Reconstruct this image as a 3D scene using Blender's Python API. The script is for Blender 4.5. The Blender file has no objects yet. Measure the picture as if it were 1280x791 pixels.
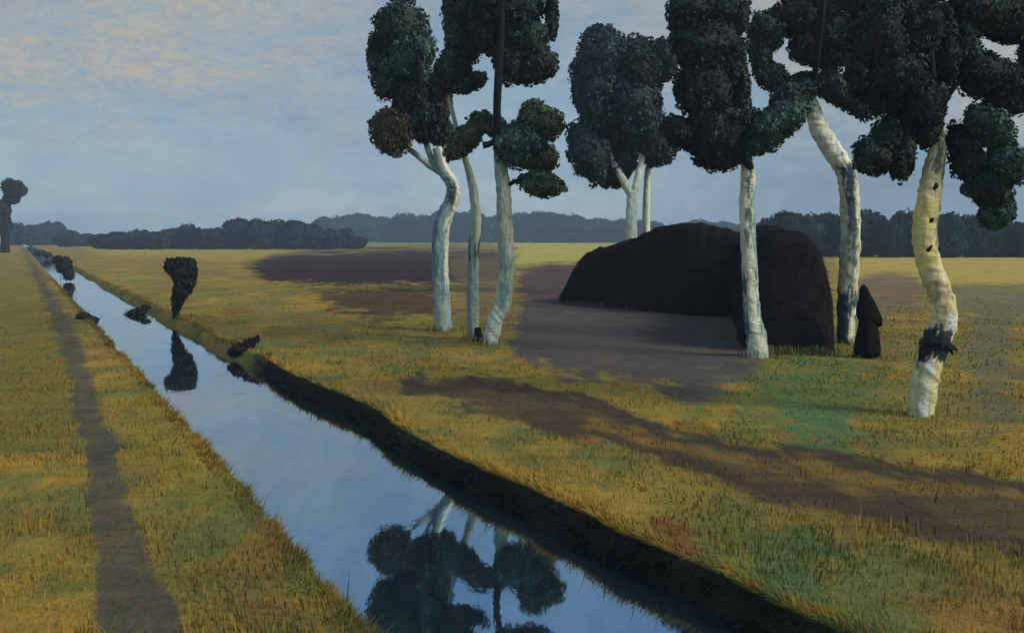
import bpy, math, random
import numpy as np
from mathutils import Vector

random.seed(7)
RNG = np.random.default_rng(7)
SC = bpy.context.scene
COL = SC.collection

# ------------------------------------------------------------------ camera
F, U0, V0, CAM_H = 1229.0, 640.0, 297.0, 2.9      # picture scale of the 1280 px photograph, horizon row, eye height
cam_d = bpy.data.cameras.new("camera")
cam_d.sensor_width = 36.0
cam_d.lens = 36.0 * F / 1280.0
cam_d.shift_y = -(395.5 - V0) / 1280.0
cam_d.clip_end = 6000
cam = bpy.data.objects.new("camera", cam_d)
cam.location = (0, 0, CAM_H)
cam.rotation_euler = (math.radians(90), 0, 0)
COL.objects.link(cam)
SC.camera = cam

# ------------------------------------------------------------------ light, sky, exposure
EXPO = 0.95
GAIN = 2 ** EXPO
SUN_EL, SUN_AZ = 36.0, 118.0                      # azimuth clockwise from straight ahead (+Y)
SC.view_settings.view_transform = 'Standard'
SC.view_settings.look = 'None'
SC.view_settings.gamma = 1.0
SC.view_settings.use_curve_mapping = False
SC.view_settings.exposure = EXPO
try:
    SC.cycles.use_denoising = True
    SC.cycles.max_bounces = 6
    SC.cycles.volume_bounces = 0
except Exception:
    pass


def lin(r, g, b):
    def f(c):
        c /= 255.0
        return c / 12.92 if c <= 0.04045 else ((c + 0.055) / 1.055) ** 2.4
    return (f(r), f(g), f(b))


world = bpy.data.worlds.new("World")
SC.world = world
world.use_nodes = True


class NT:
    """small helper round a node tree"""
    def __init__(self, tree):
        self.t = tree
        tree.nodes.clear()

    def n(self, kind, **kw):
        nd = self.t.nodes.new(kind)
        for k, v in kw.items():
            if k.startswith('i_'):
                nd.inputs[k[2:].replace('_', ' ')].default_value = v
            else:
                setattr(nd, k, v)
        return nd

    def l(self, a, b):
        self.t.links.new(a, b)

    def ramp(self, fac, stops, interp='LINEAR'):
        r = self.t.nodes.new('ShaderNodeValToRGB')
        r.color_ramp.interpolation = interp
        el = r.color_ramp.elements
        while len(el) < len(stops):
            el.new(0.5)
        for e, (p, c) in zip(el, stops):
            e.position = p
            e.color = (c, c, c, 1) if isinstance(c, (int, float)) else tuple(c) + (1,)
        self.l(fac, r.inputs[0])
        return r.outputs[0]

    def math(self, op, a, b=None, clamp=False):
        m = self.t.nodes.new('ShaderNodeMath')
        m.operation = op
        m.use_clamp = clamp
        for i, x in enumerate((a, b)):
            if x is None:
                continue
            if isinstance(x, (int, float)):
                m.inputs[i].default_value = x
            else:
                self.l(x, m.inputs[i])
        return m.outputs[0]

    def mix(self, fac, a, b, mode='MIX'):
        m = self.t.nodes.new('ShaderNodeMix')
        m.data_type = 'RGBA'
        m.blend_type = mode
        for s, x in ((m.inputs[0], fac), (m.inputs[6], a), (m.inputs[7], b)):
            if isinstance(x, (int, float)):
                s.default_value = x
            elif isinstance(x, tuple):
                s.default_value = x + (1,) if len(x) == 3 else x
            else:
                self.l(x, s)
        return m.outputs[2]

    def noise(self, vec, scale, detail=6, rough=0.6, dist=0.0, stretch=None, rot=None):
        if stretch or rot:
            mp = self.t.nodes.new('ShaderNodeMapping')
            if stretch:
                mp.inputs['Scale'].default_value = stretch
            if rot:
                mp.inputs['Rotation'].default_value = rot
            self.l(vec, mp.inputs['Vector'])
            vec = mp.outputs[0]
        nz = self.t.nodes.new('ShaderNodeTexNoise')
        nz.inputs['Scale'].default_value = scale
        nz.inputs['Detail'].default_value = detail
        nz.inputs['Roughness'].default_value = rough
        nz.inputs['Distortion'].default_value = dist
        self.l(vec, nz.inputs['Vector'])
        return nz.outputs[0]


def build_sky():
    w = NT(world.node_tree)
    out = w.n('ShaderNodeOutputWorld')
    bg = w.n('ShaderNodeBackground')
    bg.inputs['Strength'].default_value = 0.1
    sky = w.n('ShaderNodeTexSky')
    sky.sky_type = 'NISHITA'
    sky.sun_disc = False
    sky.sun_elevation = math.radians(SUN_EL)
    sky.sun_rotation = math.radians(SUN_AZ)
    tc = w.n('ShaderNodeTexCoord')
    d = tc.outputs['Generated']
    sep = w.n('ShaderNodeSeparateXYZ')
    w.l(d, sep.inputs[0])
    k = 9.1 / GAIN

    def s(r, g, b):
        return tuple(c * k for c in lin(r, g, b))
    # overcast veil: pale at the horizon, blue slate higher, greyer overhead
    base = w.ramp(sep.outputs[2], [(0.0, s(214, 226, 232)), (0.03, s(192, 210, 220)), (0.07, s(164, 187, 200)), (0.13, s(148, 174, 192)),
                                   (0.24, s(156, 174, 182)), (0.34, s(160, 178, 194)), (0.6, s(156, 176, 196))])
    n1 = w.noise(d, 4.0, 8, 0.6, 0.8, (1.0, 1.0, 1.6), (0, 0.45, 0))
    n2 = w.noise(d, 6.5, 10, 0.72, 1.2, (0.8, 1.0, 1.5), (0, -0.4, 0))
    n3 = w.noise(d, 40.0, 8, 0.74, 1.0, (0.40, 1.0, 2.2), (0, 0.7, 0))
    n4 = w.noise(d, 80.0, 7, 0.78, 1.4, (0.55, 1.0, 1.6), (0, 0.2, 0))
    n5 = w.noise(d, 22.0, 9, 0.75, 1.0, (0.45, 1.0, 2.2), (0, -0.6, 0))
    x, z = sep.outputs[0], sep.outputs[2]
    c = w.mix(w.ramp(n1, [(0.40, 0.0), (0.66, 0.8)]), base, s(120, 154, 187))
    # slate bank low on the right
    lowr = w.math('MULTIPLY', w.ramp(w.math('ADD', x, w.math('MULTIPLY', n1, 0.5)), [(0.28, 0.0), (0.50, 0.85)]), w.ramp(z, [(0.0, 0.6), (0.05, 1.0), (0.085, 0.5), (0.13, 0.0)]))
    c = w.mix(lowr, c, s(104, 132, 162))
    # ochre and pink under-cloud: upper left, and between the crowns on the right
    hi = w.math('ADD', w.math('MULTIPLY', z, 1.25), w.math('ABSOLUTE', w.math('MULTIPLY', w.math('ADD', x, 0.0), 0.52)))
    oc = w.math('ADD', n2, hi)
    ocm = w.math('MULTIPLY', w.ramp(oc, [(0.72, 0.0), (1.06, 0.8)]), w.ramp(n4, [(0.36, 0.25), (0.58, 1.0)]))
    ocm = w.math('MULTIPLY', ocm, w.ramp(z, [(0.06, 0.0), (0.11, 1.0), (0.23, 1.0), (0.28, 0.0)]))
    c = w.mix(ocm, c, s(202, 182, 146))
    c = w.mix(w.ramp(n3, [(0.48, 0.0), (0.74, 0.38)]), c, s(182, 197, 203))
    c = w.mix(w.ramp(n5, [(0.32, 0.32), (0.50, 0.0)]), c, s(112, 138, 166))
    c = w.mix(w.ramp(n4, [(0.34, 0.28), (0.52, 0.0)]), c, s(120, 141, 156))
    col = w.mix(0.93, sky.outputs[0], c)
    w.l(col, bg.inputs[0])
    w.l(bg.outputs[0], out.inputs[0])


build_sky()

sun_d = bpy.data.lights.new("sun", 'SUN')
sun_d.energy = 1.5
sun_d.angle = math.radians(22)
sun_d.color = (1.0, 0.93, 0.80)
sun = bpy.data.objects.new("sun", sun_d)
_e, _a = math.radians(SUN_EL), math.radians(SUN_AZ)
_to = Vector((math.sin(_a) * math.cos(_e), math.cos(_a) * math.cos(_e), math.sin(_e)))
sun.rotation_euler = _to.to_track_quat('Z', 'Y').to_euler()
sun.location = _to * 50
COL.objects.link(sun)


# ------------------------------------------------------------------ helpers
def ground_at(u, v):
    Y = F * CAM_H / (v - V0)
    return ((u - U0) / F * Y, Y)


def at(u, v, Y):
    return Vector(((u - U0) / F * Y, Y, CAM_H - (v - V0) / F * Y))


def tag(o, label=None, cat=None, group=None, kind=None):
    if label: o['label'] = label
    if cat: o['category'] = cat
    if group: o['group'] = group
    if kind: o['kind'] = kind
    return o


def empty(name, loc):
    o = bpy.data.objects.new(name, None)
    o.location = loc
    o.empty_display_size = 0.3
    COL.objects.link(o)
    return o


def mesh_object(name, verts, faces, mat, parent=None, cols=None, smooth=False):
    """one mesh object in world coordinates, re-based on its parent"""
    v = np.asarray(verts, dtype=np.float32).reshape(-1, 3)
    if parent is not None:
        v = v - np.array(parent.location, dtype=np.float32)
    me = bpy.data.meshes.new(name)
    if isinstance(faces, np.ndarray) and faces.ndim == 2:
        nf, k = faces.shape
        me.vertices.add(len(v))
        me.vertices.foreach_set('co', v.ravel())
        me.loops.add(nf * k)
        me.loops.foreach_set('vertex_index', faces.astype(np.int32).ravel())
        me.polygons.add(nf)
        me.polygons.foreach_set('loop_start', np.arange(0, nf * k, k, dtype=np.int32))
        me.update(calc_edges=True)
        me.validate()
    else:
        me.from_pydata(v.tolist(), [], faces)
    if cols is not None:
        att = me.color_attributes.new('Col', 'FLOAT_COLOR', 'POINT')
        c4 = np.ones((len(v), 4), dtype=np.float32)
        c4[:, :3] = cols
        att.data.foreach_set('color', c4.ravel())
    me.materials.append(mat)
    if smooth:
        me.polygons.foreach_set('use_smooth', np.ones(len(me.polygons), dtype=bool))
    me.update()
    o = bpy.data.objects.new(name, me)
    COL.objects.link(o)
    if parent is not None:
        o.parent = parent
    return o


# value noise -------------------------------------------------------
_TAB = np.random.default_rng(3).random((256, 256))


def vnoise(x, y):
    xi, yi = np.floor(x).astype(int), np.floor(y).astype(int)
    fx, fy = x - xi, y - yi
    fx, fy = fx * fx * (3 - 2 * fx), fy * fy * (3 - 2 * fy)
    a = _TAB[xi % 256, yi % 256]; b = _TAB[(xi + 1) % 256, yi % 256]
    c = _TAB[xi % 256, (yi + 1) % 256]; d = _TAB[(xi + 1) % 256, (yi + 1) % 256]
    return (a + (b - a) * fx) * (1 - fy) + (c + (d - c) * fx) * fy


def fbm(x, y, o=4):
    s, a, t = 0.0, 0.5, 0.0
    for i in range(o):
        s = s + a * vnoise(x * 2 ** i + 17.3 * i, y * 2 ** i + 9.1 * i)
        t += a
        a *= 0.55
    return s / t


def noise3(p, f):
    return (vnoise(p[:, 0] * f + 3.1, p[:, 1] * f + 7.7) + vnoise(p[:, 1] * f + 31.7, p[:, 2] * f + 1.3)
            + vnoise(p[:, 2] * f + 11.9, p[:, 0] * f + 21.1)) / 3.0


# ------------------------------------------------------------------ materials
def material(name):
    m = bpy.data.materials.new(name)
    m.use_nodes = True
    return m, NT(m.node_tree)


def surface(nt, rough=0.9, spec=0.2):
    out = nt.n('ShaderNodeOutputMaterial')
    b = nt.n('ShaderNodeBsdfPrincipled')
    b.inputs['Roughness'].default_value = rough
    b.inputs['Specular IOR Level'].default_value = spec
    nt.l(b.outputs[0], out.inputs[0])
    return b


def bump(nt, b, h, strength, dist):
    bp = nt.n('ShaderNodeBump')
    bp.inputs['Strength'].default_value = strength
    bp.inputs['Distance'].default_value = dist
    nt.l(h, bp.inputs['Height'])
    nt.l(bp.outputs[0], b.inputs['Normal'])


def mat_ground():
    m, t = material('moor_ground')
    b = surface(t, 0.95, 0.1)
    ca = t.n('ShaderNodeAttribute'); ca.attribute_name = 'Col'
    p = t.n('ShaderNodeNewGeometry').outputs['Position']
    ang = math.atan2(0.504, 1.0)
    s1 = t.noise(p, 1.1, 9, 0.66, 0.7, (1.0, 0.30, 1.0), (0, 0, -ang))
    s2 = t.noise(p, 5.0, 7, 0.70, 1.0, (1.0, 0.45, 1.0), (0, 0, 0.9))
    s3 = t.noise(p, 22.0, 5, 0.7, 0.5, (1.0, 0.6, 1.0), (0, 0, -0.3))
    s4 = t.noise(p, 0.35, 9, 0.68, 0.8, (1.0, 0.6, 1.0), (0, 0, 1.2))
    c = t.mix(t.ramp(s1, [(0.32, 0.55), (0.5, 0.0)]), ca.outputs['Color'], t.mix(1.0, ca.outputs['Color'], (0.42, 0.50, 0.48), 'MULTIPLY'))
    c = t.mix(t.ramp(s4, [(0.50, 0.0), (0.68, 0.6)]), c, t.mix(1.0, ca.outputs['Color'], (1.30, 1.20, 0.95), 'MULTIPLY'))
    c = t.mix(t.ramp(s2, [(0.50, 0.0), (0.70, 0.55)]), c, t.mix(1.0, ca.outputs['Color'], (1.28, 1.12, 0.80), 'MULTIPLY'))
    c = t.mix(t.ramp(s3, [(0.34, 0.6), (0.52, 0.0)]), c, t.mix(1.0, ca.outputs['Color'], (0.5, 0.6, 0.62), 'MULTIPLY'))
    s5 = t.noise(p, 2.6, 8, 0.72, 0.8, (0.16, 1.0, 1.0), (0, 0, 0.16))
    c = t.mix(t.ramp(s5, [(0.36, 0.55), (0.52, 0.0)]), c, t.mix(1.0, c, (0.55, 0.58, 0.60), 'MULTIPLY'))
    c = t.mix(t.ramp(s5, [(0.54, 0.0), (0.70, 0.5)]), c, t.mix(1.0, c, (1.35, 1.27, 1.15), 'MULTIPLY'))
    t.l(c, b.inputs['Base Color'])
    h = t.math('ADD', s3, t.math('MULTIPLY', s2, 2.0))
    bump(t, b, h, 0.8, 0.04)
    return m


def mat_attr(name, rough=0.9, spec=0.15, var=0.35, scale=6.0):
    """leaves or blades whose own colour is stored on the mesh, mottled a little"""
    m, t = material(name)
    b = surface(t, rough, spec)
    ca = t.n('ShaderNodeAttribute'); ca.attribute_name = 'Col'
    p = t.n('ShaderNodeNewGeometry').outputs['Position']
    n = t.noise(p, scale, 5, 0.65)
    f = t.ramp(n, [(0.3, 1.0 - var), (0.7, 1.0 + var)])
    t.l(t.mix(1.0, ca.outputs['Color'], f, 'MULTIPLY'), b.inputs['Base Color'])
    return m


def mat_grass():
    """thin blades: light passes through them and their tips catch the sky"""
    m, t = material('grass_blade')
    out = t.n('ShaderNodeOutputMaterial')
    b = t.n('ShaderNodeBsdfPrincipled')
    b.inputs['Roughness'].default_value = 0.8
    b.inputs['Specular IOR Level'].default_value = 0.12
    tr = t.n('ShaderNodeBsdfTranslucent')
    ca = t.n('ShaderNodeAttribute'); ca.attribute_name = 'Col'
    g = t.n('ShaderNodeNewGeometry')
    v1 = t.n('ShaderNodeVectorMath', operation='SCALE'); v1.inputs['Scale'].default_value = 0.55
    t.l(g.outputs['Normal'], v1.inputs[0])
    v2 = t.n('ShaderNodeVectorMath', operation='ADD'); v2.inputs[1].default_value = (0, 0, 1)
    t.l(v1.outputs[0], v2.inputs[0])
    v3 = t.n('ShaderNodeVectorMath', operation='NORMALIZE')
    t.l(v2.outputs[0], v3.inputs[0])
    t.l(v3.outputs[0], b.inputs['Normal'])
    t.l(ca.outputs['Color'], b.inputs['Base Color'])
    t.l(ca.outputs['Color'], tr.inputs['Color'])
    mx = t.n('ShaderNodeMixShader'); mx.inputs[0].default_value = 0.25
    t.l(b.outputs[0], mx.inputs[1]); t.l(tr.outputs[0], mx.inputs[2])
    t.l(mx.outputs[0], out.inputs[0])
    return m


def mat_water():
    m, t = material('canal_water')
    b = surface(t, 0.03, 0.5)
    b.inputs['Metallic'].default_value = 0.97
    p = t.n('ShaderNodeNewGeometry').outputs['Position']
    ang = math.atan2(0.504, 1.0)
    n = t.noise(p, 2.4, 9, 0.72, 0.6, (1.0, 0.10, 1.0), (0, 0, -ang - 0.12))
    c = t.mix(t.ramp(n, [(0.35, 0.0), (0.65, 1.0)]), (0.19, 0.36, 0.53), (0.29, 0.465, 0.63))
    t.l(c, b.inputs['Base Color'])
    h = t.noise(p, 3.0, 4, 0.55, 0.3, (1.0, 0.35, 1.0), (0, 0, -ang))
    bump(t, b, h, 0.035, 0.05)
    return m


def mat_bark(name, dark_amount, seed):
    """birch bark: chalky skin whose patches and painted highlights are stored on the trunk, with lenticel bands and black fissures"""
    m, t = material(name)
    b = surface(t, 0.8, 0.2)
    ca = t.n('ShaderNodeAttribute'); ca.attribute_name = 'Col'
    tc = t.n('ShaderNodeTexCoord').outputs['Object']
    mp = t.n('ShaderNodeMapping'); mp.inputs['Location'].default_value = (seed * 3.7, seed * 1.9, seed * 5.3)
    t.l(tc, mp.inputs['Vector'])
    p = mp.outputs[0]
    n1 = t.noise(p, 1.9, 7, 0.68, 0.9, (1.0, 1.0, 0.55))
    n2 = t.noise(p, 5.0, 6, 0.7, 0.5, (1.0, 1.0, 3.5))
    n3 = t.noise(p, 8.0, 7, 0.72, 0.8, (1.0, 1.0, 0.22))
    c = ca.outputs['Color']
    c = t.mix(t.ramp(n3, [(0.34, 0.75), (0.52, 0.0)]), c, t.mix(1.0, c, (0.40, 0.48, 0.50), 'MULTIPLY'))
    c = t.mix(t.ramp(n3, [(0.55, 0.0), (0.70, 0.8)]), c, t.mix(1.0, c, (1.30, 1.27, 1.16), 'MULTIPLY'))
    c = t.mix(t.ramp(n2, [(0.62 - dark_amount * 0.08, 0.0), (0.70 - dark_amount * 0.06, 0.85)]), c, (0.05, 0.06, 0.065))
    c = t.mix(t.ramp(n1, [(0.24 + dark_amount * 0.12, 0.9), (0.34 + dark_amount * 0.12, 0.0)]), c, (0.045, 0.055, 0.06))
    t.l(c, b.inputs['Base Color'])
    bump(t, b, t.math('ADD', n3, n2), 0.9, 0.06)
    return m


def mat_plain(name, a, bb, scale=8.0, rough=0.9, stretch=None, bmp=0.5, dist=0.04, spec=0.15):
    m, t = material(name)
    b = surface(t, rough, spec)
    p = t.n('ShaderNodeTexCoord').outputs['Object']
    n = t.noise(p, scale, 7, 0.68, 0.5, stretch)
    t.l(t.mix(t.ramp(n, [(0.35, 0.0), (0.65, 1.0)]), a, bb), b.inputs['Base Color'])
    bump(t, b, n, bmp, dist)
    return m


M_GROUND = mat_ground()
M_GRASS = mat_grass()
M_LEAF = mat_attr('birch_leaf', 0.75, 0.2, 0.3, 2.0)
M_FAR = mat_attr('far_foliage', 0.95, 0.05, 0.3, 0.4)
M_WATER = mat_water()
M_DARKBARK = mat_plain('dark_bark', (0.007, 0.008, 0.009), (0.017, 0.017, 0.017), 6.0, stretch=(1, 1, 0.3))
M_THATCH = mat_plain('old_black_thatch', (0.006, 0.005, 0.006), (0.016, 0.012, 0.012), 7.0, 0.95, (1.0, 1.0, 0.35), 0.8, 0.08, 0.05)
M_CLOTH = mat_plain('black_wool', (0.006, 0.005, 0.007), (0.014, 0.009, 0.011), 20.0, 0.95, spec=0.05)
M_SKIRT = mat_plain('dark_skirt_wool', (0.006, 0.006, 0.008), (0.018, 0.009, 0.010), 14.0, 0.95, (1, 1, 0.2), spec=0.05)
M_SKIN = mat_plain('skin', (0.42, 0.26, 0.19), (0.50, 0.32, 0.24), 30.0, 0.6, bmp=0.1, dist=0.003)

# ------------------------------------------------------------------ the ground
SHEAR = 0.504                     # the canal runs away to the left: s = x + SHEAR * y stays constant along it
S_LEFT, S_RIGHT = 2.60, 5.95      # tops of the two banks
WATER_Z = -0.29


def to_px(x, y):
    y = np.maximum(y, 1.0)
    return U0 + F * x / y, V0 + F * CAM_H / y


def poly_mask(px, py, poly, soft):
    """soft inside mask of a closed polygon"""
    P = np.asarray(poly, dtype=float)
    inside = np.zeros(px.shape, bool)
    dmin = np.full(px.shape, 1e9)
    n = len(P)
    for i in range(n):
        ax, ay = P[i]; bx, by = P[(i + 1) % n]
        cond = (ay > py) != (by > py)
        xin = (bx - ax) * (py - ay) / ((by - ay) if by != ay else 1e-9) + ax
        inside ^= cond & (px < xin)
        ex, ey = bx - ax, by - ay
        t = np.clip(((px - ax) * ex + (py - ay) * ey) / (ex * ex + ey * ey + 1e-9), 0, 1)
        dmin = np.minimum(dmin, np.hypot(px - ax - t * ex, py - ay - t * ey))
    sd = np.where(inside, dmin, -dmin)
    return np.clip(sd / soft + 0.5, 0, 1), sd


# what grows or lies where, (outline, colour, edge softness, strength, is it bare of grass)
ALB = 1.06


def alb(r, g, b):
    return np.array(lin(r, g, b)) * ALB


PATCHES = [
    # far fields
    ([(100, 309), (330, 311), (560, 308), (560, 322), (380, 326), (250, 322), (130, 318)], alb(166, 146, 62), 6, 0.85, 0.3),
    ([(620, 302), (790, 303), (790, 330), (620, 332)], alb(178, 166, 76), 4, 0.95, 0.3),
    ([(1040, 318), (1500, 318), (1500, 357), (1190, 356), (1060, 345)], alb(178, 158, 74), 4, 1.0, 0.3),
    ([(305, 334), (345, 319), (400, 312), (535, 309), (640, 312), (640, 350), (545, 358), (430, 359), (340, 352)], alb(52, 35, 37), 8, 1.0, 0.9),
    ([(390, 362), (470, 355), (560, 358), (560, 392), (470, 398), (410, 386)], alb(66, 46, 40), 10, 0.85, 0.7),
    ([(560, 316), (640, 318), (640, 400), (575, 398)], alb(112, 94, 72), 16, 0.7, 0.4),
    ([(650, 338), (690, 328), (735, 334), (735, 395), (650, 396)], alb(84, 66, 66), 10, 0.97, 0.9),
    # big bare patch before the hut
    ([(652, 378), (760, 376), (930, 388), (945, 440), (950, 466), (920, 482), (850, 498), (760, 482), (690, 468), (648, 440)],
     alb(88, 80, 79), 8, 1.0, 1.0),
    ([(1072, 352), (1100, 340), (1150, 346), (1150, 384), (1075, 394)], alb(122, 102, 82), 9, 0.9, 0.7),
    ([(1190, 358), (1500, 352), (1500, 400), (1240, 398), (1190, 388)], alb(120, 112, 84), 10, 0.85, 0.5),
    ([(1205, 392), (1262, 388), (1268, 540), (1222, 546), (1208, 470)], alb(112, 108, 80), 14, 0.8, 0.4),
    ([(690, 460), (840, 505), (900, 540), (820, 540), (620, 490), (560, 470)], alb(152, 136, 58), 14, 0.7, 0.0),
    ([(985, 440), (1060, 446), (1105, 470), (1090, 520), (1020, 545), (960, 520), (955, 470)], alb(92, 114, 66), 22, 0.8, 0.0),
    ([(900, 480), (960, 460), (1000, 500), (985, 560), (930, 556), (880, 520)], alb(100, 116, 66), 22, 0.6, 0.0),
    ([(990, 520), (1050, 510), (1075, 560), (1040, 588), (1000, 575)], alb(84, 116, 74), 16, 0.8, 0.0),
    ([(1075, 470), (1130, 455), (1140, 540), (1095, 575)], alb(108, 118, 62), 18, 0.5, 0.0),
    ([(1100, 440), (1190, 430), (1215, 560), (1120, 590)], alb(134, 124, 62), 20, 0.6, 0.0),
    # old cart track curving in from the right, two ruts and a grassy middle
    ([(498, 474), (560, 464), (640, 478), (760, 512), (900, 546), (1030, 570), (1160, 594), (1300, 612), (1600, 640), (1600, 720),
      (1290, 682), (1160, 660), (1030, 632), (900, 598), (780, 562), (640, 524), (560, 506), (505, 498)], alb(88, 74, 54), 6, 0.95, 0.8),
    ([(500, 476), (590, 468), (700, 496), (860, 538), (1030, 572), (1250, 606), (1600, 636), (1600, 652), (1240, 624), (1030, 588), (850, 552), (690, 510), (590, 486), (505, 494)], alb(70, 59, 49), 5, 0.85, 1.0),
    ([(640, 506), (780, 542), (900, 574), (1030, 604), (1160, 640), (1290, 664), (1600, 700), (1600, 716), (1290, 680), (1150, 656), (1020, 622), (890, 588), (770, 556), (640, 520)], alb(74, 61, 48), 5, 0.8, 1.0),
    ([(740, 524), (900, 560), (1080, 598), (1280, 636), (1280, 646), (1080, 610), (900, 570), (740, 532)], alb(144, 118, 56), 8, 0.6, 0.2),
    # damp greens and rust near the bank
    ([(960, 700), (1010, 665), (1060, 660), (1075, 700), (1030, 750), (980, 770)], alb(86, 110, 66), 22, 0.8, 0.0),
    ([(1070, 690), (1130, 668), (1150, 712), (1110, 775), (1070, 770)], alb(96, 112, 64), 20, 0.65, 0.0),
    ([(900, 740), (960, 730), (1060, 770), (1050, 820), (940, 800)], alb(82, 104, 64), 20, 0.7, 0.0),
    ([(810, 650), (860, 655), (900, 700), (930, 745), (890, 735), (840, 690)], alb(128, 76, 44), 14, 0.7, 0.1),
    ([(1180, 760), (1300, 730), (1400, 900), (1150, 900)], alb(150, 112, 56), 20, 0.45, 0.0),
    # left meadow
    ([(-40, 320), (40, 330), (90, 420), (110, 520), (60, 560), (-60, 560)], alb(120, 110, 52), 26, 0.8, 0.0),
    ([(150, 470), (230, 560), (300, 640), (240, 640), (170, 560)], alb(134, 122, 52), 24, 0.6, 0.0),
]
PATH_EDGE = ([(128, 800), (122, 700), (108, 610), (96, 540), (84, 470), (62, 395), (40, 340), (27, 308)],
             [(236, 800), (196, 705), (152, 610), (136, 540), (114, 470), (84, 395), (50, 340), (30, 308)])


def cover(x, y):
    """ground colour and bareness at (x, y)"""
    px, py = to_px(x, y)
    k = np.clip((py - V0) / 200.0, 0.02, 1.4)
    wx = (fbm(x * 0.9 + 4, y * 0.5, 5) - 0.5) * 60 * k
    wy = (fbm(x * 0.8 + 40, y * 0.45 + 9, 5) - 0.5) * 44 * k
    s = x + SHEAR * y
    left = s < 0.5 * (S_LEFT + S_RIGHT)
    n = fbm(x * 0.35, y * 0.22, 5)
    n2 = fbm(x * 1.7 + 9, y * 1.1 + 3, 4)
    ochre, olive, green, umber = alb(164, 134, 58), alb(140, 124, 60), alb(102, 112, 62), alb(126, 100, 56)
    n3_ = fbm(x * 0.8 + 31, y * 0.42 + 17, 5)
    c = olive[None, :] + (ochre - olive)[None, :] * np.clip((n - 0.40) * 4.5, 0, 1)[:, None]
    c = c + (umber[None, :] - c) * np.clip((n3_ - 0.53) * 5.0, 0, 0.75)[:, None]
    c = c + (green[None, :] - c) * np.clip((n2 - 0.50) * 4.5, 0, 0.7)[:, None]
    bare = np.zeros(x.shape)
    kn = np.clip(k * 2.2 - 0.1, 0, 1)
    brk = (fbm(x * 2.6 + 3, y * 1.6 + 8, 6) - 0.5) * 3.6 * kn + (fbm(x * 0.22 + 5, y * 0.11 + 2, 6) - 0.5) * 3.0 * (1 - kn)
    for poly, colr, soft, st, br in PATCHES:
        _, sd = poly_mask(px + wx, py + wy, poly, soft)
        m = np.clip(sd / (soft * 1.3) + 0.5 + brk * np.clip(1.6 - np.abs(sd) / (soft * 2.2), 0, 1), 0, 1)
        m = m * m * (3 - 2 * m) * st
        if poly[0][0] < 300 and poly[0][0] != 100:
            m = m * left
        else:
            m = m * ~left
        c = c + (colr[None, :] - c) * m[:, None]
        bare = np.maximum(bare * (1 - m), m * br)
    pe = PATH_EDGE[0] + PATH_EDGE[1][::-1]
    _, sd = poly_mask(px + wx * 0.45, py, pe, 12)
    b2 = (fbm(x * 5.0 + 13, y * 2.2 + 1, 5) - 0.5) * 2.6
    m = np.clip(sd / 7.0 + 0.5 + (brk * 0.45 + b2) * np.clip(1.4 - np.abs(sd) / 22.0, 0, 1), 0, 1) * left * (0.72 + 0.2 * np.clip(b2 + 0.5, 0, 1))
    c = c + (alb(80, 75, 70)[None, :] - c) * m[:, None]
    bare = np.maximum(bare, m)
    return c, bare


def edge_wobble(y, seed):
    return (fbm(y * 0.35 + seed, y * 0 + seed, 4) - 0.5) * (0.46 if seed > 8 else 0.20) + (fbm(y * 3.1 + seed, y * 0 + 2 * seed, 3) - 0.5) * 0.10


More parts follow.
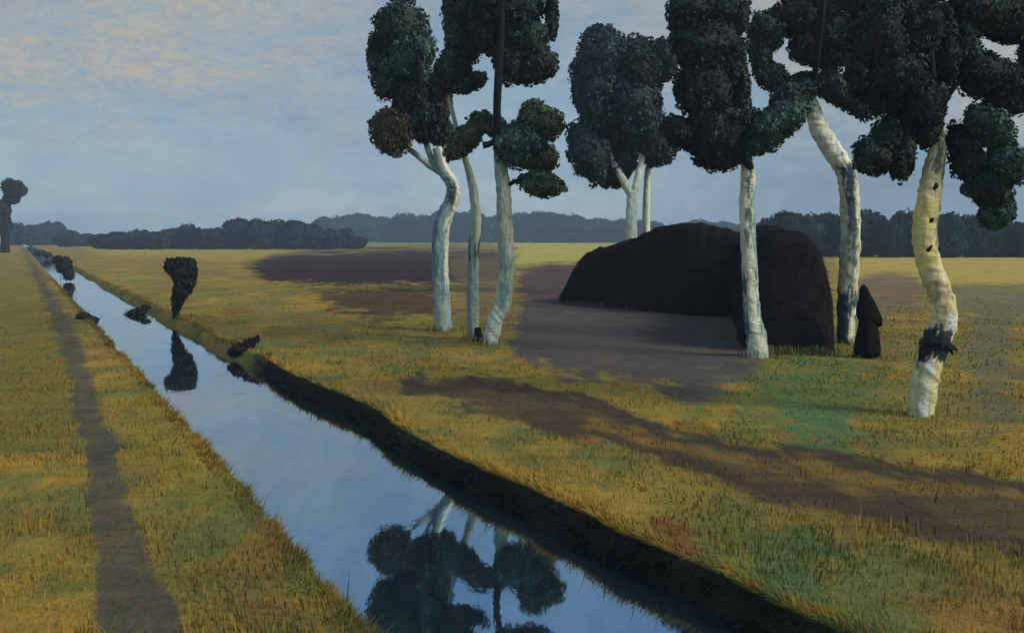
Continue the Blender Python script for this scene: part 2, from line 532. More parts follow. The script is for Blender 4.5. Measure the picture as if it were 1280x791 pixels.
def build_ground():
    g = np.exp(np.arange(math.log(3.0), math.log(1500.0), 0.0125))
    Y = g - 8.0
    n = len(Y)
    wf = (Y + 8.0) / 14.0
    qr = np.concatenate([np.arange(0, 18, 0.045), np.arange(18, 70, 2.0)])[1:]
    ql = np.concatenate([np.arange(0, 5, 0.045), np.arange(5, 60, 2.5)])[1:][::-1]
    eL = S_LEFT + edge_wobble(Y, 5.0)
    eR = S_RIGHT + edge_wobble(Y, 11.0)
    cols, zs, kinds = [], [], []
    for q in ql:
        cols.append(eL - q * wf); zs.append(np.zeros(n)); kinds.append(0)
    for ds, z, kd in ((0, 0.0, 0), (0.05, -0.06, 1), (0.13, -0.2, 1), (0.3, -0.45, 1)):
        cols.append(eL + ds); zs.append(np.full(n, z)); kinds.append(kd)
    far = np.clip((Y - 23.0) / 2.5, 0, 1)
    prof = [(-0.30, -0.45), (-0.13, -0.30), (-0.10, -0.22), (-0.08, -0.14), (-0.03, -0.06), (0.0, -0.015), (0.05, 0.0)]
    for i, (ds, z) in enumerate(prof):
        wob = (fbm(Y * 2.3 + 5 * i, Y * 0 + 3.0 * i, 3) - 0.5) * (0.16 if i < 5 else 0.04)
        cols.append(eR + ds + wob - far * 0.20 * min(1.0, -z / 0.3)); zs.append(np.full(n, z)); kinds.append(1 if i < 6 else 0)
    for q in qr:
        cols.append(eR + 0.05 + q * wf); zs.append(np.zeros(n)); kinds.append(0)
    S = np.array(cols); Z = np.array(zs); K = np.array(kinds)
    YY = np.broadcast_to(Y, S.shape)
    X = S - SHEAR * YY
    flat = (K == 0)[:, None]
    rise = (fbm(X * 0.9, YY * 0.9, 4) - 0.5) * 0.10 * np.clip(np.minimum(np.abs(S - S_LEFT), np.abs(S - S_RIGHT)) / 0.5, 0, 1)
    Z = Z + np.where(flat, rise * np.exp(-np.maximum(YY, 0) / 60.0), 0)
    c, bare = cover(X.ravel(), YY.ravel())
    peat = np.array([0.020, 0.019, 0.016])[None, :] * (0.7 + 0.9 * fbm(X.ravel() * 2, YY.ravel() * 1.2, 4))[:, None]
    moss = np.array([0.05, 0.055, 0.030])[None, :]
    mm = np.clip((fbm(X.ravel() * 1.3 + 7, YY.ravel() * 0.7, 4) - 0.55) * 4, 0, 0.35)
    peat = peat + (moss - peat) * mm[:, None]
    isb = np.broadcast_to((K == 1)[:, None], S.shape).astype(float).copy()
    nql = len(ql)
    isb[nql + 4:] *= (1 - np.clip((YY[nql + 4:] - 23.4 - 2.0 * (fbm(YY[nql + 4:] * 1.1, S[nql + 4:] * 2, 3) - 0.5)) / 0.8, 0, 1))
    isb[:nql + 4] *= 0.35
    isb = isb.ravel()[:, None]
    c = c * (1 - isb) + peat * isb
    nc = S.shape[0]
    idx = np.arange(nc * n).reshape(nc, n)
    faces = np.stack([idx[:-1, :-1], idx[1:, :-1], idx[1:, 1:], idx[:-1, 1:]], -1).reshape(-1, 4)
    verts = np.stack([X.ravel(), YY.ravel(), Z.ravel()], -1)
    o = mesh_object('ground', verts, faces, M_GROUND, cols=c, smooth=True)
    tag(o, 'ochre and olive moorland meadow with brown bare patches, a cart track and a footpath', 'ground', kind='structure')
    # water
    ys = np.arange(-5.0, 700.0, 5.0)
    v = []
    for y in ys:
        v += [(S_LEFT - 0.3 + 0.15 - SHEAR * y + 0.2, y, WATER_Z), (S_RIGHT + 0.12 - SHEAR * y, y, WATER_Z)]
    f = [(2 * i, 2 * i + 1, 2 * i + 3, 2 * i + 2) for i in range(len(ys) - 1)]
    w = mesh_object('canal_water', v, f, M_WATER)
    tag(w, 'straight blue moor canal running away to the far left', 'water', kind='structure')


build_ground()


def build_grass():
    """short meadow grass over the nearer ground, thinned with distance"""
    N = 190000
    nb = 5200
    Yg = 5.2 * (60.0 / 5.2) ** RNG.random(N)
    Xg = (RNG.random(N) * 1.36 - 0.68) * Yg
    fr = 34000
    sf = np.where(RNG.random(fr) < 0.35, -1.0, 1.0)
    sf_all = np.zeros(N); sf_all[:fr] = sf
    Yg[:fr] = 5.2 * (70.0 / 5.2) ** RNG.random(fr)
    off = 0.22 * RNG.random(fr) ** 2
    Xg[:fr] = np.where(sf < 0, S_LEFT + edge_wobble(Yg[:fr], 5.0) - off - 0.012, S_RIGHT + edge_wobble(Yg[:fr], 11.0) + 0.035 + off) - SHEAR * Yg[:fr]
    # longer tufts at the feet of the trunks, the hut and the person
    feet = [(556, 413, 14), (593, 424, 11), (613, 431, 14), (946, 446, 16), (1060, 428, 16), (1150, 519, 22), (1085, 447, 16), (598, 427, 8)]
    feet += [(u, 442, 9) for u in range(945, 1050, 9)] + [(u, 380 + (u - 700) * 0.075, 6) for u in range(704, 930, 9)]
    k0 = fr
    tall = np.zeros(N)
    for (u, v, w) in feet:
        nn = 120 if w > 9 else 60
        gx, gy = ground_at(u, v)
        r_ = w / F * gy
        Xg[k0:k0 + nn] = gx + RNG.normal(size=nn) * r_ * 0.75
        Yg[k0:k0 + nn] = gy - r_ * 0.2 + RNG.normal(size=nn) * r_ * 0.5
        tall[k0:k0 + nn] = 1
        k0 += nn
    # sparse stalks and roots on the black bank itself
    zb = np.full(N, -0.03)
    kb = slice(k0, k0 + nb)
    fz = RNG.random(nb)
    Yg[kb] = 5.2 * (24.5 / 5.2) ** RNG.random(nb)
    Xg[kb] = S_RIGHT + edge_wobble(Yg[kb], 11.0) - 0.02 - 0.10 * fz - SHEAR * Yg[kb]
    zb[kb] = -0.04 - 0.22 * fz
    onb = np.zeros(N); onb[kb] = 1
    s = Xg + SHEAR * Yg
    wl = S_LEFT + edge_wobble(Yg, 5.0)
    wr = S_RIGHT + edge_wobble(Yg, 11.0)
    ok = (s < wl - 0.01) | (s > wr + 0.03)
    c, bare = cover(Xg, Yg)
    ok &= ((RNG.random(N) > bare * 1.25) & (onb < 1)) | (tall > 0)
    clump = fbm(Xg * 1.5, Yg * 1.5, 3)
    ok &= RNG.random(N) < np.clip((clump - 0.25) * 3.0, 0.1, 1)
    ok |= onb > 0
    c = np.where(onb[:, None] > 0, np.array([0.055, 0.058, 0.034])[None, :] * (0.3 + 1.2 * RNG.random((N, 1)) ** 2), c)
    X, Y, c, clump = Xg[ok], Yg[ok], c[ok], clump[ok]
    n = len(X)
    isf = (np.arange(N) < fr)[ok]
    tl = tall[ok] > 0
    sd_ = sf_all[ok]
    h = (0.025 + 0.055 * RNG.random(n) ** 1.7 + 0.10 * (RNG.random(n) < 0.03)) * (0.7 + 0.8 * clump) * np.clip(1 - Y / 110, 0.3, 1)
    w = 0.006 * (Y / 8.0) ** 0.85 * (0.7 + 0.8 * RNG.random(n))
    th = RNG.random(n) * 2 * math.pi
    dx, dy = np.cos(th), np.sin(th)
    lean = (RNG.random(n) - 0.2) * 0.9 * h
    bend = fbm(X * 0.5 + 20, Y * 0.5, 3) * 12
    lx, ly = np.cos(bend) * lean, np.sin(bend) * lean
    h = np.where(isf, h * (0.6 + 1.1 * RNG.random(n)), h)
    h = np.where(tl, 0.06 + 0.20 * RNG.random(n) ** 1.6, h)
    lx = lx - np.where(isf, sd_ * (0.03 + 0.10 * RNG.random(n)), 0)
    z0 = zb[ok]
    ob = onb[ok] > 0
    h = np.where(ob, z0 + (RNG.random(n) - 0.55) * 0.16, h)
    lx = np.where(ob, -(0.03 + 0.08 * RNG.random(n)), lx)
    b0 = np.stack([X - dx * w, Y - dy * w, z0], -1)
    b1 = np.stack([X + dx * w, Y + dy * w, z0], -1)
    hm = np.where(ob, 0.5 * (h + z0) + 0.01, h * 0.6)
    m1 = np.stack([X + dx * w * 0.7 + lx * 0.4, Y + dy * w * 0.7 + ly * 0.4, hm], -1)
    m0 = np.stack([X - dx * w * 0.7 + lx * 0.4, Y - dy * w * 0.7 + ly * 0.4, hm], -1)
    tp = np.stack([X + lx, Y + ly, h], -1)
    verts = np.stack([b0, b1, m1, m0, tp], 1).reshape(-1, 3)
    i = np.arange(n) * 5
    tri = np.concatenate([np.stack([i, i + 1, i + 2], -1), np.stack([i, i + 2, i + 3], -1), np.stack([i + 3, i + 2, i + 4], -1)])
    val = 0.84 + 0.36 * RNG.random(n)
    cc = c * val[:, None] * 1.05
    warm = RNG.random(n)
    cc[:, 0] *= 0.92 + 0.25 * warm
    cc[:, 2] *= 0.8 + 0.3 * RNG.random(n)
    cc = np.clip(np.repeat(cc, 5, axis=0), 0, 0.8)
    o = mesh_object('grass', verts, tri, M_GRASS, cols=cc)
    tag(o, 'short ochre and green grass growing over the meadows', 'grass', kind='stuff')


build_grass()


# ------------------------------------------------------------------ foliage and trunks
def ico(sub):
    bm = __import__('bmesh').new()
    __import__('bmesh').ops.create_icosphere(bm, subdivisions=sub, radius=1.0)
    v = np.array([x.co[:] for x in bm.verts]); f = np.array([[y.index for y in x.verts] for x in bm.faces])
    bm.free()
    return v, f


ICO4, ICO3 = ico(4), ico(3)


class Foliage:
    """leaf lobes gathered into one crown mesh (triangles)"""
    def __init__(self):
        self.v, self.f, self.c, self.n = [], [], [], 0

    def add(self, v, f, c):
        self.v.append(v); self.f.append(f + self.n); self.c.append(c); self.n += len(v)

    def lobe(self, centre, rad, ax, col, leaf, dens=1.0, rough=0.28, core=ICO4, seed=0, core_k=0.80, sprays=60):
        """centre, radii along the axes ax (3x3 rows), leaf colour, leaf size in metres"""
        centre = np.array(centre); rad = np.array(rad); ax = np.array(ax)
        rr = float(np.mean(rad))

        def shape(d, k):
            q = d * rad[None, :]
            nz = noise3(q / rr * 1.0 + seed * 1.37 + 50, 1.9) * 0.75 + noise3(q / rr + seed * 2.1 + 80, 4.6) * 0.25
            return (q * (k + rough * (nz - 0.5) * 2.0)[:, None]) @ ax + centre
        d, f = core
        v = shape(d, core_k)
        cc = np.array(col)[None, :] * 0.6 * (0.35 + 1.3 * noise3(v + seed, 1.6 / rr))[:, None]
        self.add(v, f, cc)
        area = 4 * math.pi * rr * rr
        n = int(dens * area / (leaf * leaf) * 2.6)
        n = max(60, min(n, 16000))
        d = RNG.normal(size=(n, 3)); d /= np.linalg.norm(d, axis=1)[:, None]
        k = core_k + 0.01 + 0.12 * RNG.random(n) ** 1.8
        # two leaves in three sit in sprays that stand off the lobe or hang from it
        nc = max(10, int(sprays))
        dc = RNG.normal(size=(nc, 3)); dc /= np.linalg.norm(dc, axis=1)[:, None]
        which = RNG.integers(0, nc, n)
        insp = RNG.random(n) < 0.66
        d2 = dc[which] + RNG.normal(size=(n, 3)) * (0.10 + 0.12 * (which % 5) / 5.0)[:, None]
        d2 /= np.linalg.norm(d2, axis=1)[:, None]
        off = (0.02 + 0.20 * ((which * 7) % 11) / 11.0)
        fall = np.sum((d2 - dc[which]) ** 2, 1) / 0.05
        k2 = core_k + off * np.exp(-fall) + 0.05 * RNG.random(n)
        d = np.where(insp[:, None], d2, d); k = np.where(insp, k2, k)
        p = shape(d, k)
        nrm = (d / rad[None, :]) @ ax
        nrm = nrm / np.linalg.norm(nrm, axis=1)[:, None] + RNG.normal(size=(n, 3)) * 0.75
        nrm /= np.linalg.norm(nrm, axis=1)[:, None]
        up = np.tile(np.array([0, 0, -1.0]), (n, 1)) + RNG.normal(size=(n, 3)) * 0.7
        a = up - nrm * np.sum(up * nrm, 1)[:, None]
        a /= np.linalg.norm(a, axis=1)[:, None] + 1e-9
        b = np.cross(nrm, a)
        L = (leaf * (0.6 + 0.8 * RNG.random(n)))[:, None]
        q = np.stack([p - a * L * 0.5, p + b * L * 0.33 - a * L * 0.05 + nrm * L * 0.08, p + a * L * 0.6, p - b * L * 0.33 - a * L * 0.05 + nrm * L * 0.08], 1).reshape(-1, 3)
        i = np.arange(n) * 4
        tri = np.concatenate([np.stack([i, i + 1, i + 2], -1), np.stack([i, i + 2, i + 3], -1)])
        ct = 0.45 + 1.15 * RNG.random(nc) ** 1.3
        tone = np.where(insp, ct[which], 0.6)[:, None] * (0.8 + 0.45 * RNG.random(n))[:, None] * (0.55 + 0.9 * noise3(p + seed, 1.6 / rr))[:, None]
        lc = np.array(col)[None, :] * tone
        lc[:, 1] *= 0.95 + 0.15 * RNG.random(n)
        self.add(q, tri, np.repeat(lc, 4, axis=0))

    def build(self, name, mat, parent=None):
        return mesh_object(name, np.concatenate(self.v), np.concatenate(self.f), mat, parent, np.clip(np.concatenate(self.c), 0, 0.6))


class Tubes:
    def __init__(self):
        self.v, self.f, self.meta = [], [], []

    def tube(self, pts, radii, seg=14, sub=4, lump=0.1, seed=0):
        P = [Vector(p) for p in pts]
        # Catmull-Rom through the points
        Q, R = [], []
        for i in range(len(P) - 1):
            p0, p1, p2, p3 = P[max(i - 1, 0)], P[i], P[i + 1], P[min(i + 2, len(P) - 1)]
            for k in range(sub):
                t = k / sub
                Q.append(0.5 * ((2 * p1) + (p2 - p0) * t + (2 * p0 - 5 * p1 + 4 * p2 - p3) * t * t + (3 * p1 - p0 - 3 * p2 + p3) * t ** 3))
                R.append(radii[i] + (radii[i + 1] - radii[i]) * t)
        Q.append(P[-1]); R.append(radii[-1])
        base = len(self.v)
        x = Vector((1, 0, 0))
        for i, (q, r) in enumerate(zip(Q, R)):
            tan = (Q[min(i + 1, len(Q) - 1)] - Q[max(i - 1, 0)]).normalized()
            x = (x - tan * x.dot(tan)).normalized()
            y = tan.cross(x)
            for s in range(seg):
                a = 2 * math.pi * s / seg
                k = 1 + lump * 2 * (float(vnoise(np.array([math.cos(a) * 1.3 + i * 0.33 + seed]), np.array([math.sin(a) * 1.3 + seed * 2.3]))[0]) - 0.5)
                self.meta.append((i / sub, math.cos(a)))
                self.v.append(q + (x * math.cos(a) + y * math.sin(a)) * r * k)
        for i in range(len(Q) - 1):
            for s in range(seg):
                a = base + i * seg + s; b = base + i * seg + (s + 1) % seg
                self.f.append((a, b, b + seg, a + seg))
        self.f.append(tuple(base + s for s in range(seg))[::-1])
        self.f.append(tuple(base + (len(Q) - 1) * seg + s for s in range(seg)))

    def build(self, name, mat, parent, cols=None):
        return mesh_object(name, [tuple(v) for v in self.v], self.f, mat, parent, cols, smooth=True)


DARK = (0.040, 0.060, 0.053)
DEEP = (0.027, 0.040, 0.044)
TEAL = (0.050, 0.108, 0.088)
GREEN = (0.078, 0.104, 0.060)
BROWN = (0.095, 0.080, 0.054)
BLUE = (0.032, 0.053, 0.064)


def px_lobe(fo, lobe, Y, leaf_px=5.2, seed=0, thick=1.0, dens=1.0, rough=0.34):
    u, v, ru, rv, ang, col = lobe[:6]
    dy = lobe[6] if len(lobe) > 6 else 0.0
    YY = Y + dy
    c = at(u, v, YY)
    k = YY / F
    a = math.radians(ang)
    ax = [(math.cos(a), 0, math.sin(a)), (0, 1, 0), (-math.sin(a), 0, math.cos(a))]
    g = 1.10 if thick == 1.0 else 1.06
    ru, rv = ru * g, rv * g
    fo.lobe(c, (ru * k, 0.5 * (ru + rv) * k * thick, rv * k), ax, col, leaf_px * k, seed=seed, dens=dens, rough=rough)


def birch(label, base, trunk, bark, strokes, limbs=(), lobes=(), bark_mat_limbs=None, dark_limbs=(), extra=None):
    """base row in the photograph -> distance; trunk/limbs: (u, v, width px) strokes"""
    bu, bv = base
    Y = F * CAM_H / (bv - V0)
    root = empty('birch_tree', (at(bu, bv, Y).x, Y, 0.0))
    tag(root, label, 'birch tree', 'birches on the meadow')
    k = Y / F
    t = Tubes()
    pts = [at(u, v, Y) for u, v, w in trunk]
    pts[0].z = -0.25
    rws = [v for u, v, w in trunk]
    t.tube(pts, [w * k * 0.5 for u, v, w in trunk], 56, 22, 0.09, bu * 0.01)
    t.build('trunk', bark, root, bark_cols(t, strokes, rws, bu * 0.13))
    for lb in limbs:
        t = Tubes()
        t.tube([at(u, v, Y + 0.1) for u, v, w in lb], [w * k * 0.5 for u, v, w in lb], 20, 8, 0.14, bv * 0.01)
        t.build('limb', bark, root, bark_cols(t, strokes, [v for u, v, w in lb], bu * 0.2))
    for lb in dark_limbs:
        t = Tubes()
        t.tube([at(u, v, Y - 0.62 * (p[3] if len(p) > 3 else 0.0)) for p in lb for u, v in [p[:2]]], [p[2] * k * 0.5 for p in lb], 12, 4, 0.14, bv * 0.013)
        t.build('limb', M_DARKBARK, root)
    fo = Foliage()
    for i, lb in enumerate(lobes):
        px_lobe(fo, lb, Y, seed=i + bu * 0.1)
    fo.build('crown', M_LEAF, root)
    if extra:
        extra(root, Y, k)
    return root


def bk(r, g, b):
    return np.minimum(np.array(lin(r, g, b)) * 1.22, 0.86)


B1, B2, B3, B4 = mat_bark('birch_bark_grey', 0.1, 1), mat_bark('birch_bark_streaked', 0.45, 2), mat_bark('birch_bark_blackened', 0.5, 5), mat_bark('birch_bark_yellow', 0.3, 8)
# bark patches, and sun highlights painted on some right edges: (row from, row to, across from, across to, colour); across runs -1 (left) to 1 (right)
S1 = [(150, 420, -2, 2, bk(140, 160, 156)), (250, 400, -2, -0.35, bk(104, 132, 146)), (180, 360, 0.45, 2, bk(216, 214, 192)), (222, 262, -0.5, 0.4, bk(66, 82, 90)),  # the pale right-edge stroke is a sun highlight painted into the bark colour
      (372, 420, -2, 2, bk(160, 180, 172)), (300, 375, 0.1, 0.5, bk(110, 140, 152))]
S2 = [(100, 430, -2, 2, bk(152, 172, 164)), (190, 300, 0.2, 2, bk(214, 208, 176)), (300, 420, -2, -0.3, bk(124, 150, 150)), (312, 318, -2, 2, bk(70, 90, 96))]  # cream on the upper right side is painted-in sunlight
S3 = [(100, 440, -2, 2, bk(176, 192, 172)), (230, 330, 0.2, 2, bk(214, 214, 186)), (200, 350, -2, -0.3, bk(146, 168, 158)), (330, 400, -0.4, 0.5, bk(130, 158, 154)),  # lighter right edge here is sunlight put into the colour
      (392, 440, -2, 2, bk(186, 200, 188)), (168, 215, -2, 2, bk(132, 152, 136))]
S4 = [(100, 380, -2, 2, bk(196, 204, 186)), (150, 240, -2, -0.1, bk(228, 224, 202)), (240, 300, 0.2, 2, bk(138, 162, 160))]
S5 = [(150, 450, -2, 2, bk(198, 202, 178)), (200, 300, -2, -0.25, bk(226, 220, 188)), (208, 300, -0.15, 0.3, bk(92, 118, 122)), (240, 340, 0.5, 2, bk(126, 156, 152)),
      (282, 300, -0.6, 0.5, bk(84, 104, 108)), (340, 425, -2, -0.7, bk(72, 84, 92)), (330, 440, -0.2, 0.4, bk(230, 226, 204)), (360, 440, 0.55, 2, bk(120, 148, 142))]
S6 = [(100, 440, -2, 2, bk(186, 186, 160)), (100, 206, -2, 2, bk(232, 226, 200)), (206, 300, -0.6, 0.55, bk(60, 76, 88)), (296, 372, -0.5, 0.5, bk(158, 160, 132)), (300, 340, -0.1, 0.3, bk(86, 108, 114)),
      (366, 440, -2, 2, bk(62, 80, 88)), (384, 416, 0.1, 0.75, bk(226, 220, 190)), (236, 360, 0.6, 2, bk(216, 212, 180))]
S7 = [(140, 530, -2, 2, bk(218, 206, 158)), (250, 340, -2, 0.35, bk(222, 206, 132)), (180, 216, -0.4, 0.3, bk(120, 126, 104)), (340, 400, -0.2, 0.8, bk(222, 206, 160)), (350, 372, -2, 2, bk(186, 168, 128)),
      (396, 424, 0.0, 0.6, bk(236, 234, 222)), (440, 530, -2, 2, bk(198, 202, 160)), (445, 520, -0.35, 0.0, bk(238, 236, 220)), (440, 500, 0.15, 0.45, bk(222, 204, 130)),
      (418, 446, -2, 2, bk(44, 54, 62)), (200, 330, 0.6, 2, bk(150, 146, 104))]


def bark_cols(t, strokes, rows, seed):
    """paint the bark patches and edge highlights of one trunk or limb"""
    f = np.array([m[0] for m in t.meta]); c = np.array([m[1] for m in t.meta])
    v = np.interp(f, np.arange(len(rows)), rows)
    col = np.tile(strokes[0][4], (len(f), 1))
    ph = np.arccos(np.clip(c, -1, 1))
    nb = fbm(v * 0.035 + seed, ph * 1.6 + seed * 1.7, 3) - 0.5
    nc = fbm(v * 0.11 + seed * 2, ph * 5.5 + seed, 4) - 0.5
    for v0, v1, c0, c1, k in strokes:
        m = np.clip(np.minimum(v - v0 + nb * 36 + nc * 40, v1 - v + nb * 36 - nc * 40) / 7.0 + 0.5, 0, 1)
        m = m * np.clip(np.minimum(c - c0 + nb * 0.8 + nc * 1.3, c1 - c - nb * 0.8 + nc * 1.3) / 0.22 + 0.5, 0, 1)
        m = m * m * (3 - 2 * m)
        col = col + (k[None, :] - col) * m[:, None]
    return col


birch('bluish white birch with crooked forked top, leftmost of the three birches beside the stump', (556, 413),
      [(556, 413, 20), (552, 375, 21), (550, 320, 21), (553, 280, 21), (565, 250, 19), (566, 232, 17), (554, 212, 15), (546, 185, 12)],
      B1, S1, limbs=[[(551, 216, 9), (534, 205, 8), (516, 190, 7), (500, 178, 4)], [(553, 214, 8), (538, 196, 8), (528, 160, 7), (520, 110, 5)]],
      dark_limbs=[[(532, 175, 6, 1.0), (527, 130, 8, 1.1), (522, 70, 7, 1.2), (512, 30, 4, 1.0)]],
      lobes=[(503, 38, 36, 36, 0, DARK), (508, 72, 38, 44, -14, TEAL), (490, 92, 26, 34, -24, DARK), (516, 122, 26, 40, -14, DEEP),
             (490, 165, 28, 28, 10, BROWN, -0.3), (534, 148, 24, 36, 0, DARK), (550, 130, 15, 45, -8, DARK), (552, 165, 18, 20, 0, DARK, 0.4),
             (470, 66, 12, 26, 0, DARK), (505, -14, 24, 16, 0, DARK)])

birch('slim blue-grey birch in the middle of the group of three, dark stump at its foot', (593, 424),
      [(593, 424, 13), (591, 380, 15), (592, 320, 14), (595, 270, 13), (590, 230, 11), (582, 200, 8), (572, 165, 6), (560, 120, 5)],
      B1, S2, limbs=[],
      lobes=[(578, 38, 24, 42, 6, DARK), (566, 88, 24, 30, 0, DARK), (585, 104, 26, 12, 18, DARK), (570, 12, 18, 20, 0, BLUE), (550, 100, 12, 24, 0, DARK), 
             (583, 172, 36, 15, 46, GREEN, -0.4), (604, 152, 18, 14, 0, GREEN), (588, -18, 30, 22, 0, DARK)])

birch('pale birch with dark upper stem, rightmost of the three birches beside the bare brown patch', (614, 431),
      [(612, 431, 16), (618, 404, 20), (629, 375, 21), (633, 330, 21), (631, 280, 20), (629, 235, 18), (625, 200, 15), (623, 175, 12)],
      B1, S3,
      dark_limbs=[[(623, 188, 12), (621, 140, 9, 0.8), (624, 80, 9, 1.2), (628, 10, 7, 1.2), (630, -60, 5)],
                  [(624, 172, 7), (612, 180, 8, 0.5), (604, 182, 9, 0.6)],
                  [(629, 236, 6), (646, 226, 5, 0.2), (664, 229, 4, 0.2), (682, 234, 2)], [(627, 205, 7), (645, 190, 5, 0.3), (668, 165, 3, 0.2)]],
      lobes=[(640, 10, 46, 30, 0, DEEP), (655, 50, 36, 30, 0, DARK), (664, 78, 32, 26, 10, DARK), (638, 70, 22, 34, 0, DEEP), (606, 34, 16, 36, 10, DEEP),
             (674, 152, 30, 24, -20, GREEN), (648, 180, 34, 30, 0, TEAL), (674, 196, 22, 20, -10, GREEN), (676, 230, 30, 17, -10, GREEN), (690, 20, 8, 30, 0, DARK),
             (634, -36, 40, 26, 0, DARK), (620, 160, 14, 14, 0, DARK, 0.5)])

birch('distant forked birch rising in a V from behind the black hut', (794, 369),
      [(794, 369, 15), (791, 320, 14), (789, 280, 14), (790, 240, 12)],
      B2, S4, limbs=[[(790, 248, 11), (779, 225, 10), (766, 203, 8), (757, 180, 7), (756, 166, 4)], [(791, 246, 10), (797, 222, 9), (803, 196, 6), (812, 160, 4)]],
      lobes=[(752, 78, 36, 42, -14, BLUE), (748, 120, 34, 44, 0, BLUE), (795, 88, 40, 44, 0, DEEP), (788, 130, 44, 42, 10, BLUE), (768, 158, 36, 36, 0, BLUE, 1.0),
             (736, 190, 27, 40, 14, BLUE), (765, 205, 30, 30, 0, BLUE, 1.2), (806, 164, 30, 32, 26, DEEP), (758, 44, 10, 12, 0, BLUE), (830, 75, 16, 30, 0, DEEP),
             (730, 100, 16, 18, 30, BLUE)])

birch('thin straight grey birch close behind the forked one', (809, 366),
      [(809, 366, 9), (808, 300, 9), (808, 250, 9), (810, 212, 7), (816, 180, 5)],
      B1, S2,
      lobes=[(822, 190, 22, 20, 20, BLUE), (834, 172, 24, 20, 20, DEEP), (812, 176, 20, 20, 0, BLUE)])

birch('white birch standing before the black hut, trunk straight and streaked', (946, 446),
      [(947, 446, 27), (946, 425, 26), (941, 400, 22), (938, 360, 20), (936, 310, 19), (934, 260, 19), (935, 222, 18), (934, 205, 15), (926, 180, 10)],
      B2, S5, dark_limbs=[[(938, 212, 9, 0.15), (930, 196, 11, 0.3), (922, 180, 12, 0.4), (915, 150, 10, 0.4), (905, 90, 9), (898, 20, 8)],
                      [(934, 206, 6), (932, 150, 9), (926, 90, 9)]],
      lobes=[(868, 22, 36, 32, 0, DEEP), (908, 18, 32, 32, 0, DEEP), (886, 60, 44, 40, 0, DEEP), (882, 112, 36, 52, 0, DEEP), (896, 170, 40, 46, 0, DEEP),
             (858, 168, 32, 20, -28, DEEP), (915, 90, 20, 30, 0, DARK), (862, 50, 28, 22, 0, DEEP), (926, 140, 11, 60, 0, DARK),
             (964, 158, 50, 23, 38, TEAL, -0.3), (940, 165, 16, 32, 10, TEAL), (985, 125, 28, 18, 24, DARK), (888, -22, 44, 24, 0, DEEP)])

birch('thick birch with bent white neck and dark lower bark beside the cloaked person', (1060, 428),
      [(1060, 428, 21), (1058, 400, 23), (1060, 350, 24), (1063, 300, 24), (1062, 250, 23), (1057, 215, 24), (1042, 190, 25), (1026, 165, 24), (1017, 140, 20), (1013, 122, 12)],
      B3, S6, dark_limbs=[[(1011, 142, 6), (1016, 110, 7, 0.4), (1023, 60, 7, 1.4), (1030, 0, 6, 1.6), (1034, -60, 6)]],
      lobes=[(958, 40, 24, 26, 0, DARK), (966, 96, 24, 18, -34, DARK), (950, 70, 14, 26, 0, DARK), (998, 20, 38, 26, 0, DEEP), (1012, 58, 26, 24, 0, DARK),
             (1040, 50, 40, 40, 0, DEEP), (1050, 112, 34, 18, -24, DARK), (1000, 112, 30, 20, 30, DARK), (1040, 5, 46, 32, 0, DEEP), (1075, 128, 30, 18, -20, DEEP),
             (1010, -28, 50, 26, 0, DEEP)])


def flap(root, Y, k):
    # black torn bark curling off round the trunk, with a broken stub on the right
    t = Tubes()
    t.tube([at(1149, 444, Y - 0.16), at(1155, 434, Y - 0.21), at(1167, 428, Y - 0.235), at(1181, 430, Y - 0.20), at(1196, 437, Y - 0.08)], [0.012, 0.035, 0.05, 0.05, 0.02], 10, 6, 0.5, 9.0)
    for (u, v, dd, du, dv, r) in ((1154, 437, 0.19, -5, 13, 0.035), (1174, 429, 0.22, 5, 11, 0.045), (1184, 432, 0.18, 7, 12, 0.045)):
        t.tube([at(u, v, Y - dd), at(u + du * 0.5, v + dv * 0.4, Y - dd - 0.02), at(u + du, v + dv, Y - dd + 0.01)], [r, r * 0.9, 0.006], 8, 4, 0.5, u)
    t.build('torn_bark', M_DARKBARK, root)
    for u, v, r, st in ((1163, 276, 4, 1.5), (1161, 310, 5, 2.0), (1169, 234, 4, 1.4)):
        kn = Tubes()
        kn.tube([at(u - 1, v - r * st, Y - 0.12), at(u + 1, v - r * 0.4, Y - 0.15), at(u - 1, v + r * 0.5, Y - 0.155), at(u, v + r * st, Y - 0.13)],
                [0.02, r * k * 0.9, r * k * 0.7, 0.02], 10, 4, 0.35, u)
        kn.build('bark_knot', M_DARKBARK, root)


